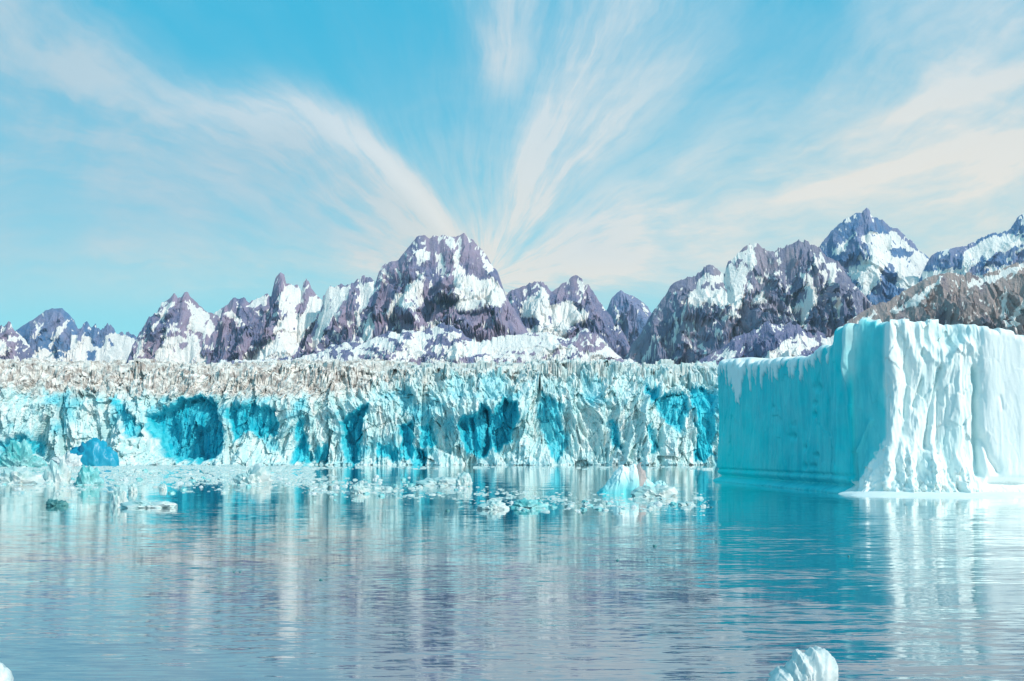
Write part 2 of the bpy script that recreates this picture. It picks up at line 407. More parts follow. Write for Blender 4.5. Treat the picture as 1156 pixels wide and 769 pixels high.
# ------------------------------------------------------------------ mountains
def mountain(label, sil, D, mat, snow=(), rocks=(), width=0.9, seed=0, patchy=0.0, spow=1.0, name='mountain', cut=-1.0,
             amp=1.0, step=0.9, tone=0.3, streaks=0.0):
    px = np.array([p[0] for p in sil], float); py = np.array([p[1] for p in sil], float)
    n = int((px[-1] - px[0]) / step) + 1
    s = np.linspace(px[0], px[-1], n)
    X = (s - CX) / F * D
    H0 = CAMH + (HY - np.interp(s, px, py)) / F * D
    q = D / 4000
    rug = 0.45 + 1.1 * ss(fbm(X / (260 * q), X * 0 + seed * 1.3, 2, seed + 2), -0.3, 0.4)
    jag = rug * q * ((voronoi(X / (38 * q), X * 0 + seed, seed)[0] - 0.5) * 9 + (voronoi(X / (15 * q), X * 0 + seed, seed + 1)[0] - 0.5) * 6 + fbm(X / (40 * q), X * 0 + seed * 3.7, 5, seed, 0.6) * 14)
    H = H0 + jag
    Hm = H.max()
    Hs = blur1(H0, 9 / step); Hb = blur1(H0, 45 / step)
    mrow = 210
    t = np.linspace(0, 1, mrow)[None, :]
    Hc = H[:, None]; f1 = ss(t, 0.02, 0.30); f2 = ss(t, 0.25, 0.8)
    Ht = Hc * (1 - f1) + (Hs[:, None] * (1 - f2) + Hb[:, None] * f2) * f1
    Ht = Ht - jag[:, None] * ss(t, 0.0, 0.05) * (1 - f1)
    Ht = Ht + 0 * t
    base = Ht * ((1 - t) ** spow)
    Wd = width * Hm
    Y = D - Wd * t + 0 * Hc
    # gullies fan down the face on varying slants
    XX = X[:, None] + 0 * t
    sl = 1.1 * np.clip(1.6 * fbm(XX / (520 * q), Y * 0 + seed, 2, seed + 3), -1, 1)
    wx = XX + sl * (D - Y) + 70 * q * fbm(XX / (200 * q), Y / (200 * q), 4, seed + 5)
    wy = Y + 60 * q * fbm(XX / (170 * q), Y / (230 * q), 3, seed + 7)
    er = ridged(wx / (190 * q), wy / (420 * q), 4, seed + 11, 0.5)
    er2 = ridged((XX - 0.8 * sl * (D - Y)) / (80 * q) + 0.5 * fbm(XX / (60 * q), Y / (60 * q), 3, seed + 13), wy / (110 * q), 4, seed + 23, 0.6)
    env = np.clip(t * 7, 0, 1) * (1 - 0.6 * t)
    f0 = np.zeros(XX.shape)                                               # deep snow smooths the ground under it
    for P in snow: f0 = np.maximum(f0, ss(inpoly(CX + F * XX / Y, HY - F * (base - CAMH) / Y, P), -3, 5))
    Z = base + env * amp * q * (260 * (er - 0.85) * (1 - 0.3 * f0) + 110 * (er2 - 0.8) * (1 - 0.7 * f0))
    Z = np.minimum(Z, Hc * (1 - 0.15 * t) + 0)
    # snow, in the massif's own bearings and heights
    U = CX + F * XX / Y; V = HY - F * (Z - CAMH) / Y
    wu = U + 6 * fbm(U / 13, V / 13, 5, seed + 41, 0.6); wv = V + 6 * fbm(U / 13, V / 11, 5, seed + 43, 0.6)
    fray = 3.0 * fbm((U + V) / 5, (U - V) / 7, 4, seed + 47, 0.6) + 3.0 * (er2 - 0.62)
    sn = np.full(U.shape, 0.0); field = np.full(U.shape, 0.0)
    for P in snow:
        k = inpoly(wu, wv, P); sn = np.maximum(sn, ss(k + fray, -0.8, 0.8)); field = np.maximum(field, ss(k, -2, 4))
    for P in rocks: sn = np.minimum(sn, 1 - ss(inpoly(wu, wv, P) + fray, -0.8, 0.8))
    c1, s1 = math.cos(0.9), math.sin(0.9)
    gd = np.where(sl > 0, 1.0, -1.0)
    gul = fbm((U * s1 - gd * V * c1) / 3.6, (U * c1 + gd * V * s1) / 15, 4, seed + 49, 0.6) + 0.45 * fbm(U / 22, V / 18, 3, seed + 50)
    sn = np.maximum(sn, ss(gul + 0.5 * (0.6 - er2), 0.36, 0.46))           # thin snow left in the cracks
    sn = sn * (1 - ss(gul, -0.33, -0.43))                                  # rock ribs poking out of the snowfields
    if patchy:
        pn = fbm(wu / 12, wv / 7.5, 5, seed + 51, 0.62) + 0.3 * fbm(wu / 40, wv / 30, 2, seed + 55) - 0.5 * (er2 - 0.6)
        sn = np.maximum(sn, ss(pn, (0.5 - patchy) * 0.8 - 0.05, (0.5 - patchy) * 0.8 + 0.05))
    if streaks:
        pn = ridged((wu - wv * 1.5) / 26, (wu + wv) / 110, 3, seed + 61)
        sn = np.maximum(sn, ss(pn, 1 - streaks, 1.05 - streaks))
    # broken rock: tilted facets on three scales, subdued where deep snow fills them
    sx = XX + sl * 0.8 * Z + 45 * q * fbm(XX / (90 * q), Z / (90 * q), 3, seed + 81)
    sz = Z - sl * 0.3 * XX + 45 * q * fbm(XX / (70 * q), Z / (110 * q), 3, seed + 83)
    fc = facets(sx / (130 * q), sz / (140 * q), seed + 85) * 75 + facets(sx / (52 * q), sz / (55 * q), seed + 87) * 32 + facets(sx / (20 * q), sz / (22 * q), seed + 89) * 11
    Y = Y - fc * q * np.clip(t * 5, 0, 1) * (0.4 + 0.6 * amp) * (1 - 0.72 * field)
    tn = np.clip(tone + 0.9 * fbm(U / 22, V / 50, 3, seed + 71), 0, 1)
    front = np.stack([XX, Y, Z], -1); mk = np.stack([sn, tn, 0 * sn], -1)
    # back slope
    tb = np.linspace(1, 0.03, 26)[None, :]
    Yb = D + Wd * 0.8 * tb + 0 * Hc; XB = X[:, None] + 0 * tb
    Zb = (Hc * (1 - ss(tb, 0.02, 0.5)) + Hb[:, None] * ss(tb, 0.02, 0.5)) * (1 - tb) - 60 * q * (1 - ridged(XB / 150, Yb / 300, 3, seed + 9)) * np.clip(tb * 5, 0, 1)
    Zb = np.minimum(Zb, Hc * (1 - 0.3 * tb))
    snb = ss(fbm(XB / 150, Yb / 150, 4, seed + 77) + 0 * XB, -0.1, 0.1)
    P = np.concatenate([np.stack([XB, Yb, Zb], -1), front], 1)
    mk = np.concatenate([np.stack([snb, snb * 0 + 0.3, snb * 0], -1), mk], 1)
    P[..., 2] = np.maximum(P[..., 2], -60)
    o = grid(name, P, mat, mk, smooth=False, flip=True)
    tag(o, label, 'mountain', group='snow streaked peaks behind the glacier', kind='structure')
    return o

mountain('small jagged twin blue peaks with diagonal snow couloirs, near the left edge',
    [(-10, 420), (5, 395), (18, 374), (28, 366), (38, 361), (46, 354), (55, 350), (62, 348), (70, 348), (76, 354), (84, 362), (88, 369), (94, 368), (98, 366),
     (103, 370), (108, 367), (114, 371), (122, 368), (130, 373), (138, 374), (148, 377), (156, 387), (170, 405), (185, 420)], 5000, M_rock_far,
    snow=[[(54, 388), (75, 359), (79, 362), (60, 388), (52, 394)], [(36, 380), (49, 361), (52, 363), (40, 384)],
          [(38, 400), (48, 391), (60, 396), (78, 395), (82, 378), (88, 378), (90, 388), (98, 376), (105, 388), (115, 392), (122, 378), (132, 375), (150, 380), (160, 395), (160, 430), (38, 430)]],
    rocks=[[(62, 398), (78, 398), (78, 404), (62, 404)], [(98, 398), (110, 396), (108, 406), (98, 408)]], seed=1)
mountain('low purple peak with a snow patch, at the left edge of the range',
    [(-190, 420), (-150, 392), (-110, 372), (-80, 362), (-40, 380), (-15, 372), (0, 368), (5, 368), (11, 362), (16, 370), (25, 380), (35, 393), (44, 408), (55, 420)], 4100, M_rock,
    snow=[[(5, 379), (20, 382), (21, 387), (8, 385)], [(-10, 380), (6, 386), (12, 396), (2, 400), (-10, 398)], [(18, 370), (34, 389), (31, 391), (18, 375)]], patchy=0.12, seed=2)
mountain('steep pyramid peak with purple face and snow on its right shoulder',
    [(135, 430), (150, 392), (153, 384), (160, 372), (170, 358), (180, 346), (190, 338), (197, 332), (201, 336), (205, 335), (208, 330), (212, 330), (215, 336), (225, 344),
     (233, 351), (245, 356), (258, 372), (275, 395), (290, 420)], 4300, M_rock,
    snow=[[(209, 341), (222, 345), (234, 354), (242, 365), (244, 385), (236, 388), (226, 377), (213, 370), (216, 355)],
          [(172, 395), (184, 387), (200, 380), (214, 373), (225, 385), (244, 392), (240, 415), (175, 418)],
          [(172, 370), (182, 352), (193, 341), (199, 342), (192, 352), (180, 365), (174, 376)], [(150, 402), (158, 386), (166, 380), (158, 398), (154, 412), (146, 412)],
          [(184, 372), (191, 366), (194, 372), (186, 378)]],
    rocks=[[(225, 384), (240, 396), (236, 406), (224, 402)], [(202, 386), (212, 386), (208, 396), (202, 394)]], patchy=0.07, seed=3, tone=0.5)
mountain('ridge with two dark rock needles above a broad white snowfield',
    [(215, 425), (228, 385), (236, 362), (243, 353), (255, 345), (264, 337), (271, 339), (275, 337), (282, 342), (290, 336), (302, 333), (306, 336), (308, 326), (311, 314), (316, 308), (321, 310),
     (323, 320), (328, 322), (336, 323), (341, 329), (342, 320), (346, 314), (350, 320), (353, 327), (358, 334), (363, 338), (368, 333), (374, 336), (385, 350), (400, 385), (412, 425)], 4350, M_rock,
    snow=[[(321, 323), (332, 322), (343, 331), (338, 345), (331, 352), (330, 357), (340, 357), (349, 336), (360, 337), (372, 338), (360, 358), (350, 372), (340, 388), (334, 400), (330, 420), (282, 420), (284, 402), (298, 391), (310, 381), (316, 360), (314, 340)],
          [(286, 338), (303, 332), (300, 344), (286, 349), (277, 346)], [(254, 355), (262, 351), (276, 366), (272, 368), (260, 358)], [(236, 352), (252, 346), (248, 362), (238, 366)]],
    rocks=[], patchy=0.03, seed=4, tone=0.45)
mountain('tallest central massif, purple rock towers around two white snowfields',
    [(325, 430), (345, 390), (358, 360), (364, 342), (368, 331), (372, 325), (385, 322), (398, 322), (405, 316), (411, 312), (418, 312), (424, 318), (428, 306), (433, 299), (440, 296), (450, 294),
     (458, 283), (466, 272), (473, 266), (480, 265), (485, 269), (490, 266), (496, 267), (500, 265), (508, 268), (515, 268), (519, 266), (523, 262), (527, 265), (533, 270), (542, 280), (550, 290),
     (556, 300), (562, 308), (566, 320), (571, 333), (582, 352), (600, 380), (620, 425)], 4200, M_rock,
    snow=[[(433, 354), (445, 335), (455, 325), (466, 314), (473, 314), (479, 325), (480, 338), (474, 347), (468, 352), (455, 346), (447, 345), (440, 358)],
          [(522, 271), (517, 278), (513, 290), (510, 308), (514, 325), (514, 347), (530, 353), (550, 346), (566, 346), (572, 337), (562, 320), (556, 312), (545, 315), (535, 311), (527, 311), (519, 300), (519, 285)],
          [(528, 267), (537, 276), (549, 292), (558, 304), (552, 309), (546, 300), (540, 285)],
          [(490, 286), (499, 284), (504, 298), (500, 315), (496, 305)], [(500, 267), (511, 269), (518, 275), (512, 281), (503, 278)], [(470, 283), (486, 284), (481, 292), (475, 302), (469, 300)],
          [(371, 325), (399, 322), (393, 335), (384, 348), (379, 358), (368, 372), (356, 395), (350, 392), (360, 360), (364, 340)],
          [(404, 326), (412, 320), (424, 315), (427, 330), (412, 345), (407, 362), (400, 384), (404, 386), (414, 362), (420, 352), (424, 372), (417, 385), (400, 392), (395, 388), (402, 365)]],
    rocks=[[(399, 323), (411, 311), (413, 316), (402, 327)], [(457, 336), (461, 336), (461, 340), (457, 340)]],
    seed=6, tone=0.5, patchy=0.02, amp=1.15)
mountain('dark tooth shaped summit above a bright snow basin, right of the central massif',
    [(530, 425), (550, 375), (562, 345), (571, 333), (576, 328), (585, 325), (594, 324), (603, 317), (611, 316), (617, 323), (622, 330), (627, 327), (635, 320), (641, 319), (645, 313), (651, 311),
     (657, 315), (660, 323), (664, 321), (670, 330), (676, 341), (683, 350), (690, 358), (700, 371), (712, 395), (725, 425)], 4500, M_rock,
    snow=[[(584, 356), (592, 340), (604, 329), (612, 321), (619, 330), (622, 345), (630, 342), (645, 340), (652, 350), (664, 352), (661, 363), (645, 368), (638, 374), (600, 373), (610, 363), (604, 358), (592, 357)],
          [(552, 388), (575, 374), (600, 371), (640, 371), (640, 384), (600, 388), (560, 392)], [(656, 323), (661, 326), (663, 336), (658, 335)],
          [(672, 376), (683, 385), (692, 402), (684, 410), (676, 398)], [(571, 340), (580, 340), (576, 348), (568, 352)], [(560, 392), (585, 388), (640, 384), (640, 412), (560, 415)]],
    rocks=[[(593, 398), (605, 388), (620, 392), (618, 404), (595, 406)], [(560, 388), (574, 388), (572, 400), (560, 404)]], seed=7, patchy=0.05, tone=0.35)
mountain('small far blue pyramid in the gap between two massifs',
    [(665, 425), (678, 375), (684, 352), (690, 338), (696, 331), (701, 328), (706, 332), (716, 335), (724, 340), (731, 346), (735, 353), (745, 375), (765, 425)], 5600, M_rock_far,
    snow=[[(692, 344), (697, 350), (700, 360), (703, 364), (696, 359)], [(702, 382), (712, 380), (706, 392), (702, 395)]], seed=8, tone=0.6)
mountain('broad grey mauve massif with white gullies, left of the pointed peak',
    [(690, 430), (704, 408), (712, 392), (722, 378), (733, 358), (740, 348), (751, 334), (757, 323), (765, 317), (775, 314), (785, 310), (795, 301), (800, 299), (806, 303), (813, 309), (818, 308),
     (822, 294), (830, 286), (838, 281), (846, 276), (853, 276), (862, 281), (873, 285), (882, 281), (893, 276), (902, 272), (910, 271), (916, 275), (923, 280), (932, 286), (945, 296), (960, 315), (985, 345), (1010, 380), (1040, 425)], 3700, M_rock_grey,
    snow=[[(778, 332), (788, 318), (795, 308), (806, 312), (818, 312), (818, 303), (826, 290), (840, 282), (852, 277), (854, 290), (850, 305), (842, 312), (842, 330), (838, 347), (828, 352), (820, 345), (814, 350), (800, 340), (790, 346), (780, 348), (775, 340), (772, 364), (768, 364), (772, 345)],
          [(849, 338), (862, 327), (867, 338), (856, 346)], [(906, 307), (920, 312), (924, 340), (915, 355), (908, 368), (903, 368), (906, 352), (889, 353), (892, 345), (905, 342), (912, 330), (907, 318)],
          [(920, 285), (926, 300), (925, 306), (920, 296)], [(755, 338), (764, 353), (767, 372), (759, 390), (756, 388), (761, 370), (760, 355)], [(721, 410), (735, 388), (738, 390), (727, 409)],
          [(813, 354), (825, 356), (818, 366)], [(872, 308), (886, 305), (884, 312), (874, 312)], [(855, 312), (862, 312), (862, 318), (855, 318)],
          [(934, 298), (944, 296), (946, 325), (938, 322)], [(938, 338), (946, 345), (943, 362), (938, 360)]],
    rocks=[[(789, 321), (800, 318), (818, 320), (814, 327), (792, 327)], [(828, 300), (834, 291), (838, 294), (832, 305)]], seed=9, patchy=0.02, tone=0.3, width=1.0)
mountain('tallest pointed peak on the right with dark blue tip and wide white face',
    [(890, 330), (910, 298), (924, 280), (930, 270), (940, 260), (950, 250), (958, 244), (966, 240), (972, 240), (979, 236), (985, 242), (995, 248), (1005, 255), (1015, 262), (1025, 270), (1035, 279), (1046, 288),
     (1060, 305), (1085, 340), (1120, 400), (1140, 430)], 4700, M_rock_far,
    snow=[[(972, 268), (982, 262), (1000, 263), (1010, 261), (1022, 273), (1045, 289), (1055, 302), (1038, 315), (1028, 327), (1015, 322), (1010, 305), (1006, 295), (996, 305), (995, 320), (985, 328), (978, 337), (972, 330), (970, 318), (959, 310), (960, 302), (982, 290), (978, 278)],
          [(940, 286), (955, 270), (966, 263), (956, 280), (945, 289)], [(1030, 310), (1060, 300), (1070, 320), (1040, 340), (1020, 335)]],
    rocks=[[(1006, 281), (1018, 280), (1030, 284), (1028, 292), (1010, 291)]], seed=12, tone=0.2, width=0.75, amp=0.9)
mountain('snowy shoulder climbing to a dark summit at the right edge',
    [(1010, 425), (1030, 340), (1040, 310), (1047, 295), (1052, 288), (1060, 284), (1070, 281), (1080, 279), (1088, 278), (1092, 277), (1105, 270), (1118, 265), (1130, 262), (1137, 263), (1142, 256), (1148, 247),
     (1156, 239), (1165, 234), (1180, 248), (1210, 262), (1250, 300), (1300, 350), (1340, 420)], 4500, M_rock_far,
    snow=[[(1089, 283), (1110, 270), (1135, 263), (1156, 267), (1175, 270), (1150, 279), (1130, 285), (1110, 295), (1090, 303), (1085, 300)],
          [(1040, 306), (1062, 306), (1085, 302), (1110, 298), (1156, 300), (1156, 320), (1040, 335)]],
    rocks=[[(1092, 300), (1110, 296), (1118, 303), (1112, 312), (1094, 312)], [(1132, 283), (1156, 276), (1156, 294), (1134, 298)]], seed=13, tone=0.3, patchy=0.05)
mountain('near brown rock buttresses streaked with snow, behind the big iceberg',
    [(925, 400), (945, 372), (965, 357), (985, 345), (1005, 338), (1025, 326), (1045, 315), (1062, 309), (1080, 308), (1100, 312), (1120, 306), (1140, 300), (1156, 297), (1180, 290), (1210, 300), (1260, 315), (1330, 340), (1400, 370), (1450, 425)], 3100, M_rock_brown,
    snow=[[(1005, 350), (1035, 334), (1060, 312), (1067, 312), (1040, 340), (1010, 356)], [(1090, 318), (1120, 309), (1156, 297), (1156, 303), (1120, 319), (1094, 325)],
          [(1130, 350), (1133, 330), (1138, 330), (1137, 370), (1130, 370)], [(1139, 368), (1150, 340), (1156, 334), (1156, 343), (1145, 370)], [(950, 376), (985, 352), (990, 354), (962, 376)]],
    seed=14, tone=0.5, streaks=0.13, width=0.8, amp=0.8)
mountain('dark low hill with a pale bare patch, just left of the big iceberg',
    [(745, 432), (775, 415), (800, 401), (815, 393), (830, 382), (850, 372), (870, 366), (888, 366), (905, 370), (920, 378), (935, 381), (950, 376), (975, 366), (1000, 372), (1040, 385), (1100, 425)], 2700, M_rock,
    snow=[[(850, 412), (866, 402), (880, 388), (900, 378), (918, 382), (927, 389), (905, 398), (885, 408)], [(808, 402), (822, 392), (834, 398), (825, 408)], [(928, 382), (940, 374), (962, 368), (950, 386), (930, 396)]],
    rocks=[[(893, 385), (900, 385), (900, 390), (893, 390)]], seed=15, tone=0.1, width=1.2, amp=0.6)
mountain('low snow covered foothills with dark boulders below the central massif',
    [(140, 432), (180, 412), (250, 408), (300, 406), (345, 402), (372, 392), (390, 386), (412, 387), (430, 377), (450, 374), (470, 374), (488, 371), (500, 365), (512, 366), (524, 378), (540, 384), (560, 382), (580, 378),
     (600, 376), (618, 375), (640, 384), (660, 372), (672, 376), (688, 392), (702, 404), (725, 410), (780, 425)], 3300, M_rock,
    snow=[[(512, 388), (560, 382), (600, 378), (640, 386), (600, 394), (560, 398), (520, 404), (505, 400)]], seed=16, patchy=0.52, tone=0.3, width=1.4, amp=0.6)

# ------------------------------------------------------------------ glacier
def glacier():
    D0 = 489.0
    u = np.arange(-280, 1430, 0.8)
    X = ((u - CX) / F * D0)[:, None]
    # profile: cliff rows then the crevassed top running back to the mountains
    zc = np.concatenate([np.linspace(-3, 0, 4)[:-1], np.linspace(0, 49.5, 185)])
    yc = 24 * np.clip((zc - 24) / 25.5, 0, 1) ** 1.6
    back = np.concatenate([np.linspace(1, 90, 75), 90 + 2300 * (np.linspace(0.02, 1, 50) ** 1.7)])
    yb = yc[-1] + back
    topslope = 0.0925
    zb = 49.5 + np.minimum(back, 400) * topslope + np.maximum(back - 400, 0) * 0.088
    z = np.concatenate([zc, zb])[None, :]; yo = np.concatenate([yc, yb])[None, :]
    nc = len(zc)
    Z = z + 0 * X; Y = D0 + yo + 0 * X; XX = X + 0 * z
    cliff = (np.arange(z.shape[1]) < nc)[None, :] + 0 * X
    arc = np.concatenate([zc + yc * 0.6, zc[-1] + yc[-1] * 0.6 + back * 0.8])[None, :] + 0 * X
    PX = (CX + F * XX / D0); PY = HY - F * (Z - CAMH) / D0
    arcw = arc + 6 * fbm(XX / 30, arc / 30, 3, 5)
    xs = XX + 0.18 * arc * np.sign(perlin(XX / 45, arc * 0, 3)) + 5 * fbm(XX / 25, arc / 40, 3, 6)
    v1, b1 = voronoi(xs / 8.0, arcw / 20.0, 1)
    v2, b2 = voronoi(xs / 3.2, arcw / 7.0, 2)
    v3, b3 = voronoi(xs / 1.5, arcw / 2.6, 3)
    rd = ridged(xs / 6.0, arc / 32.0, 4, 21, 0.6)
    low = 1 - ss(Z, 30, 48)
    d = 9 * fbm(XX / 55, arc / 70, 3, 8) + 6.5 * (v1 - 0.5) + 2.6 * (v2 - 0.5) + 0.9 * (v3 - 0.5) + 6.0 * (rd - 0.6) + 2.2 * facets(xs / 5, arcw / 9, 12) + 0.7 * fbm(XX / 1.5, arc / 2.5, 3, 9)
    blue = 0.14 + 0.0 * d; deep = 0 * d
    pat = fbm(XX / 9, arc / 15, 4, 31) + 0.5 * fbm(XX / 30, arc / 40, 2, 33)
    hband = ss(PY, 432, 452)
    blue = np.maximum(blue, ss(pat, -0.25, 0.45) * (0.22 + 0.38 * hband + 0.14 * ss(PX, 600, 780)) * cliff)
    wpx = PX + 7 * fbm(PX / 14, PY / 22, 4, 35); wpy = PY + 9 * fbm(PX / 9, PY / 22, 4, 36)
    # hollows of blue ice: polygon, depth, blueness, how deep the colour is
    caves = [([(163, 470), (185, 458), (205, 448), (225, 446), (240, 455), (252, 480), (252, 515), (240, 520), (210, 523), (190, 518), (178, 500), (168, 485)], 20, 1.0, 0.35),
             ([(212, 485), (232, 480), (236, 518), (215, 520)], 14, 1.0, 0.85),
             ([(258, 462), (270, 455), (292, 458), (312, 462), (314, 490), (300, 492), (280, 488), (262, 500)], 8, 0.95, 0.3),
             ([(334, 470), (342, 475), (350, 522), (332, 522)], 6, 0.9, 0.35),
             ([(355, 505), (372, 505), (372, 522), (355, 522)], 4, 0.9, 0.3),
             ([(384, 478), (400, 462), (414, 455), (412, 480), (404, 500), (408, 522), (388, 522)], 15, 1.0, 0.5),
             ([(425, 500), (450, 506), (452, 518), (428, 518)], 5, 0.9, 0.3),
             ([(450, 478), (464, 475), (468, 500), (466, 524), (458, 518), (452, 500)], 9, 1.0, 0.5),
             ([(474, 480), (488, 482), (490, 502), (475, 506)], 6, 0.95, 0.4),
             ([(466, 508), (482, 508), (482, 525), (468, 525)], 5, 0.95, 0.3),
             ([(517, 476), (532, 468), (548, 458), (556, 466), (570, 450), (582, 452), (586, 476), (574, 500), (550, 512), (532, 514), (520, 500)], 15, 1.0, 0.45),
             ([(545, 456), (549, 456), (552, 500), (552, 514), (543, 514), (546, 490)], 16, 1.0, 1.0),
             ([(612, 440), (632, 455), (640, 500), (630, 520), (618, 500), (604, 470)], 4, 0.7, 0.0),
             ([(742, 452), (756, 440), (775, 436), (782, 460), (766, 490), (752, 478)], 5, 0.75, 0.05),
             ([(782, 432), (800, 432), (808, 440), (808, 516), (784, 520), (786, 480)], 6, 0.85, 0.05),
             ([(728, 440), (742, 432), (745, 448), (735, 455)], 4, 0.85, 0.1),
             ([(686, 475), (694, 474), (702, 505), (694, 508)], 4, 0.8, 0.1),
             ([(728, 480), (733, 478), (740, 505), (735, 510)], 3, 0.7, 0.1),
             ([(445, 435), (462, 436), (466, 462), (450, 466)], 5, 0.55, 0.0), ([(502, 425), (522, 425), (525, 448), (505, 450)], 5, 0.45, 0.0), ([(540, 420), (565, 415), (572, 448), (545, 452)], 4, 0.45, 0.0),
             ([(660, 425), (682, 425), (684, 455), (664, 458)], 5, 0.45, 0.0),
             ([(116, 446), (130, 450), (148, 470), (162, 490), (150, 492), (134, 475)], 2, 0.75, 0.0),
             ([(0, 500), (14, 492), (40, 494), (48, 512), (0, 512)], 4, 0.75, 0.05), ([(40, 442), (70, 440), (74, 455), (45, 458)], 2, 0.5, 0.0),
             ([(-120, 470), (-80, 455), (-40, 470), (-45, 520), (-110, 520)], 12, 1.0, 0.3)]
    cold = 0 * d
    for poly, dep, bb, dd in caves:
        k = inpoly(wpx, wpy, poly); kk = ss(k, -1.5, 4.0) * cliff
        d = d * (1 - 0.3 * kk) - 0.5 * dep * kk
        blue = np.maximum(blue, bb * ss(k + 3 * fbm(PX / 5, PY / 9, 3, 38), -6.0, 3.0) * cliff); deep = np.maximum(deep, 0.65 * dd * ss(k, 0, 7) * cliff)
        cold = np.maximum(cold, ss(k, -4, 0) * cliff)
    # collapsed fans and bulges at the foot: centre, half width, top row, reach
    for cx, hw, ty, out in [(150, 42, 442, 22), (90, 40, 445, 7), (15, 45, 478, 9), (280, 50, 490, 14), (325, 30, 500, 8), (425, 30, 505, 7), (500, 34, 508, 11), (590, 58, 492, 17), (625, 30, 500, 10),
                            (725, 45, 450, 12), (760, 32, 470, 10), (690, 40, 490, 9), (-60, 60, 490, 10), (900, 80, 460, 12)]:
        tt = np.clip((PY - ty) / (524 - ty), 0, 1)
        k = np.clip(1 - np.abs(PX - cx) / (hw * (0.25 + 0.75 * tt)), 0, 1) ** 0.8 * tt * cliff
        k = k * (1 + 0.35 * fbm(PX / 9, PY / 9, 4, 57))
        d = d + out * k * (1 - 0.6 * cold)
        blue = blue * (1 - 0.8 * np.clip(k * 2, 0, 1) * (1 - cold)); deep = deep * (1 - np.clip(k * 2, 0, 1))
    d = np.where((PY > 508) & (cold < 0.3), np.maximum(d, -2.5 + 1.5 * fbm(PX / 12, PY / 12, 3, 59)), d)
    # rough rim of brash frozen to the foot
    d = d + 3.5 * np.clip((PY - 520) / 6, 0, 1) * cliff * (0.6 + fbm(PX / 10, PY / 3, 3, 58))
    Y = Y - d * np.where(cliff > 0, 1.0, 0.0)
    # crevassed surface: blocks stand at different heights
    topm = np.where(cliff > 0, ss(Z, 30, 50), 1.0)
    yy = Y + 0 * Z
    t1, e1 = voronoi(XX / 9 + 0.3 * fbm(XX / 20, yy / 20, 2, 61), yy / 6.5, 4)
    t2, e2 = voronoi(XX / 3.2, yy / 2.6, 5)
    fade = 1 / (1 + np.maximum(yo - 120, 0) / 300)
    Z = Z + topm * fade * ((4.6 + 3.4 * ss(150 - yo, 0, 120)) * (t1 - 0.55) + 2.0 * (t2 - 0.5) - 3.0 * (e1 < 0.10) * 1.0 + 1.2 * fbm(XX / 2.2, yy / 2.2, 3, 62) + 3.0 * fbm(XX / 60, yy / 50, 2, 63))
    Y = Y + topm * cliff * 2.0 * (t2 - 0.5)
    # dirt carried on the upper ice, heaviest on the left
    dl = np.interp(PX[:, :1], [-280, 0, 120, 300, 380, 450, 600, 700, 1430], [444, 442, 444, 450, 448, 430, 428, 420, 424])
    amt = np.interp(PX[:, :1], [-280, 200, 400, 480, 620, 700, 1430], [1, 1, 1.0, 0.6, 0.6, 0.45, 0.6])
    dirt = (1 - ss(wpy + 8 * fbm(PX / 12, PY / 12, 3, 64), dl - 12, dl + 9)) * amt
    dirt = np.where(cliff > 0, dirt, amt)
    dirt = dirt * (1 - 0.9 * cold)
    dirt = np.clip(dirt + 0.5 * ss(fbm(PX / 6, PY / 30, 3, 66), 0.18, 0.4) * ss(500 - PY, 0, 60) * amt, 0, 1) * (1 - cold)
    blue = np.where(cliff > 0, blue, 0.1)
    P = np.stack([XX, Y, Z], -1)
    o = grid('glacier', P, M_glacier, np.stack([np.clip(blue, 0, 1), dirt, np.clip(deep, 0, 1)], -1), smooth=False)
    tag(o, 'long crevassed glacier front with blue hollows and dirty brown upper ice, ending in the water', 'glacier')
glacier()

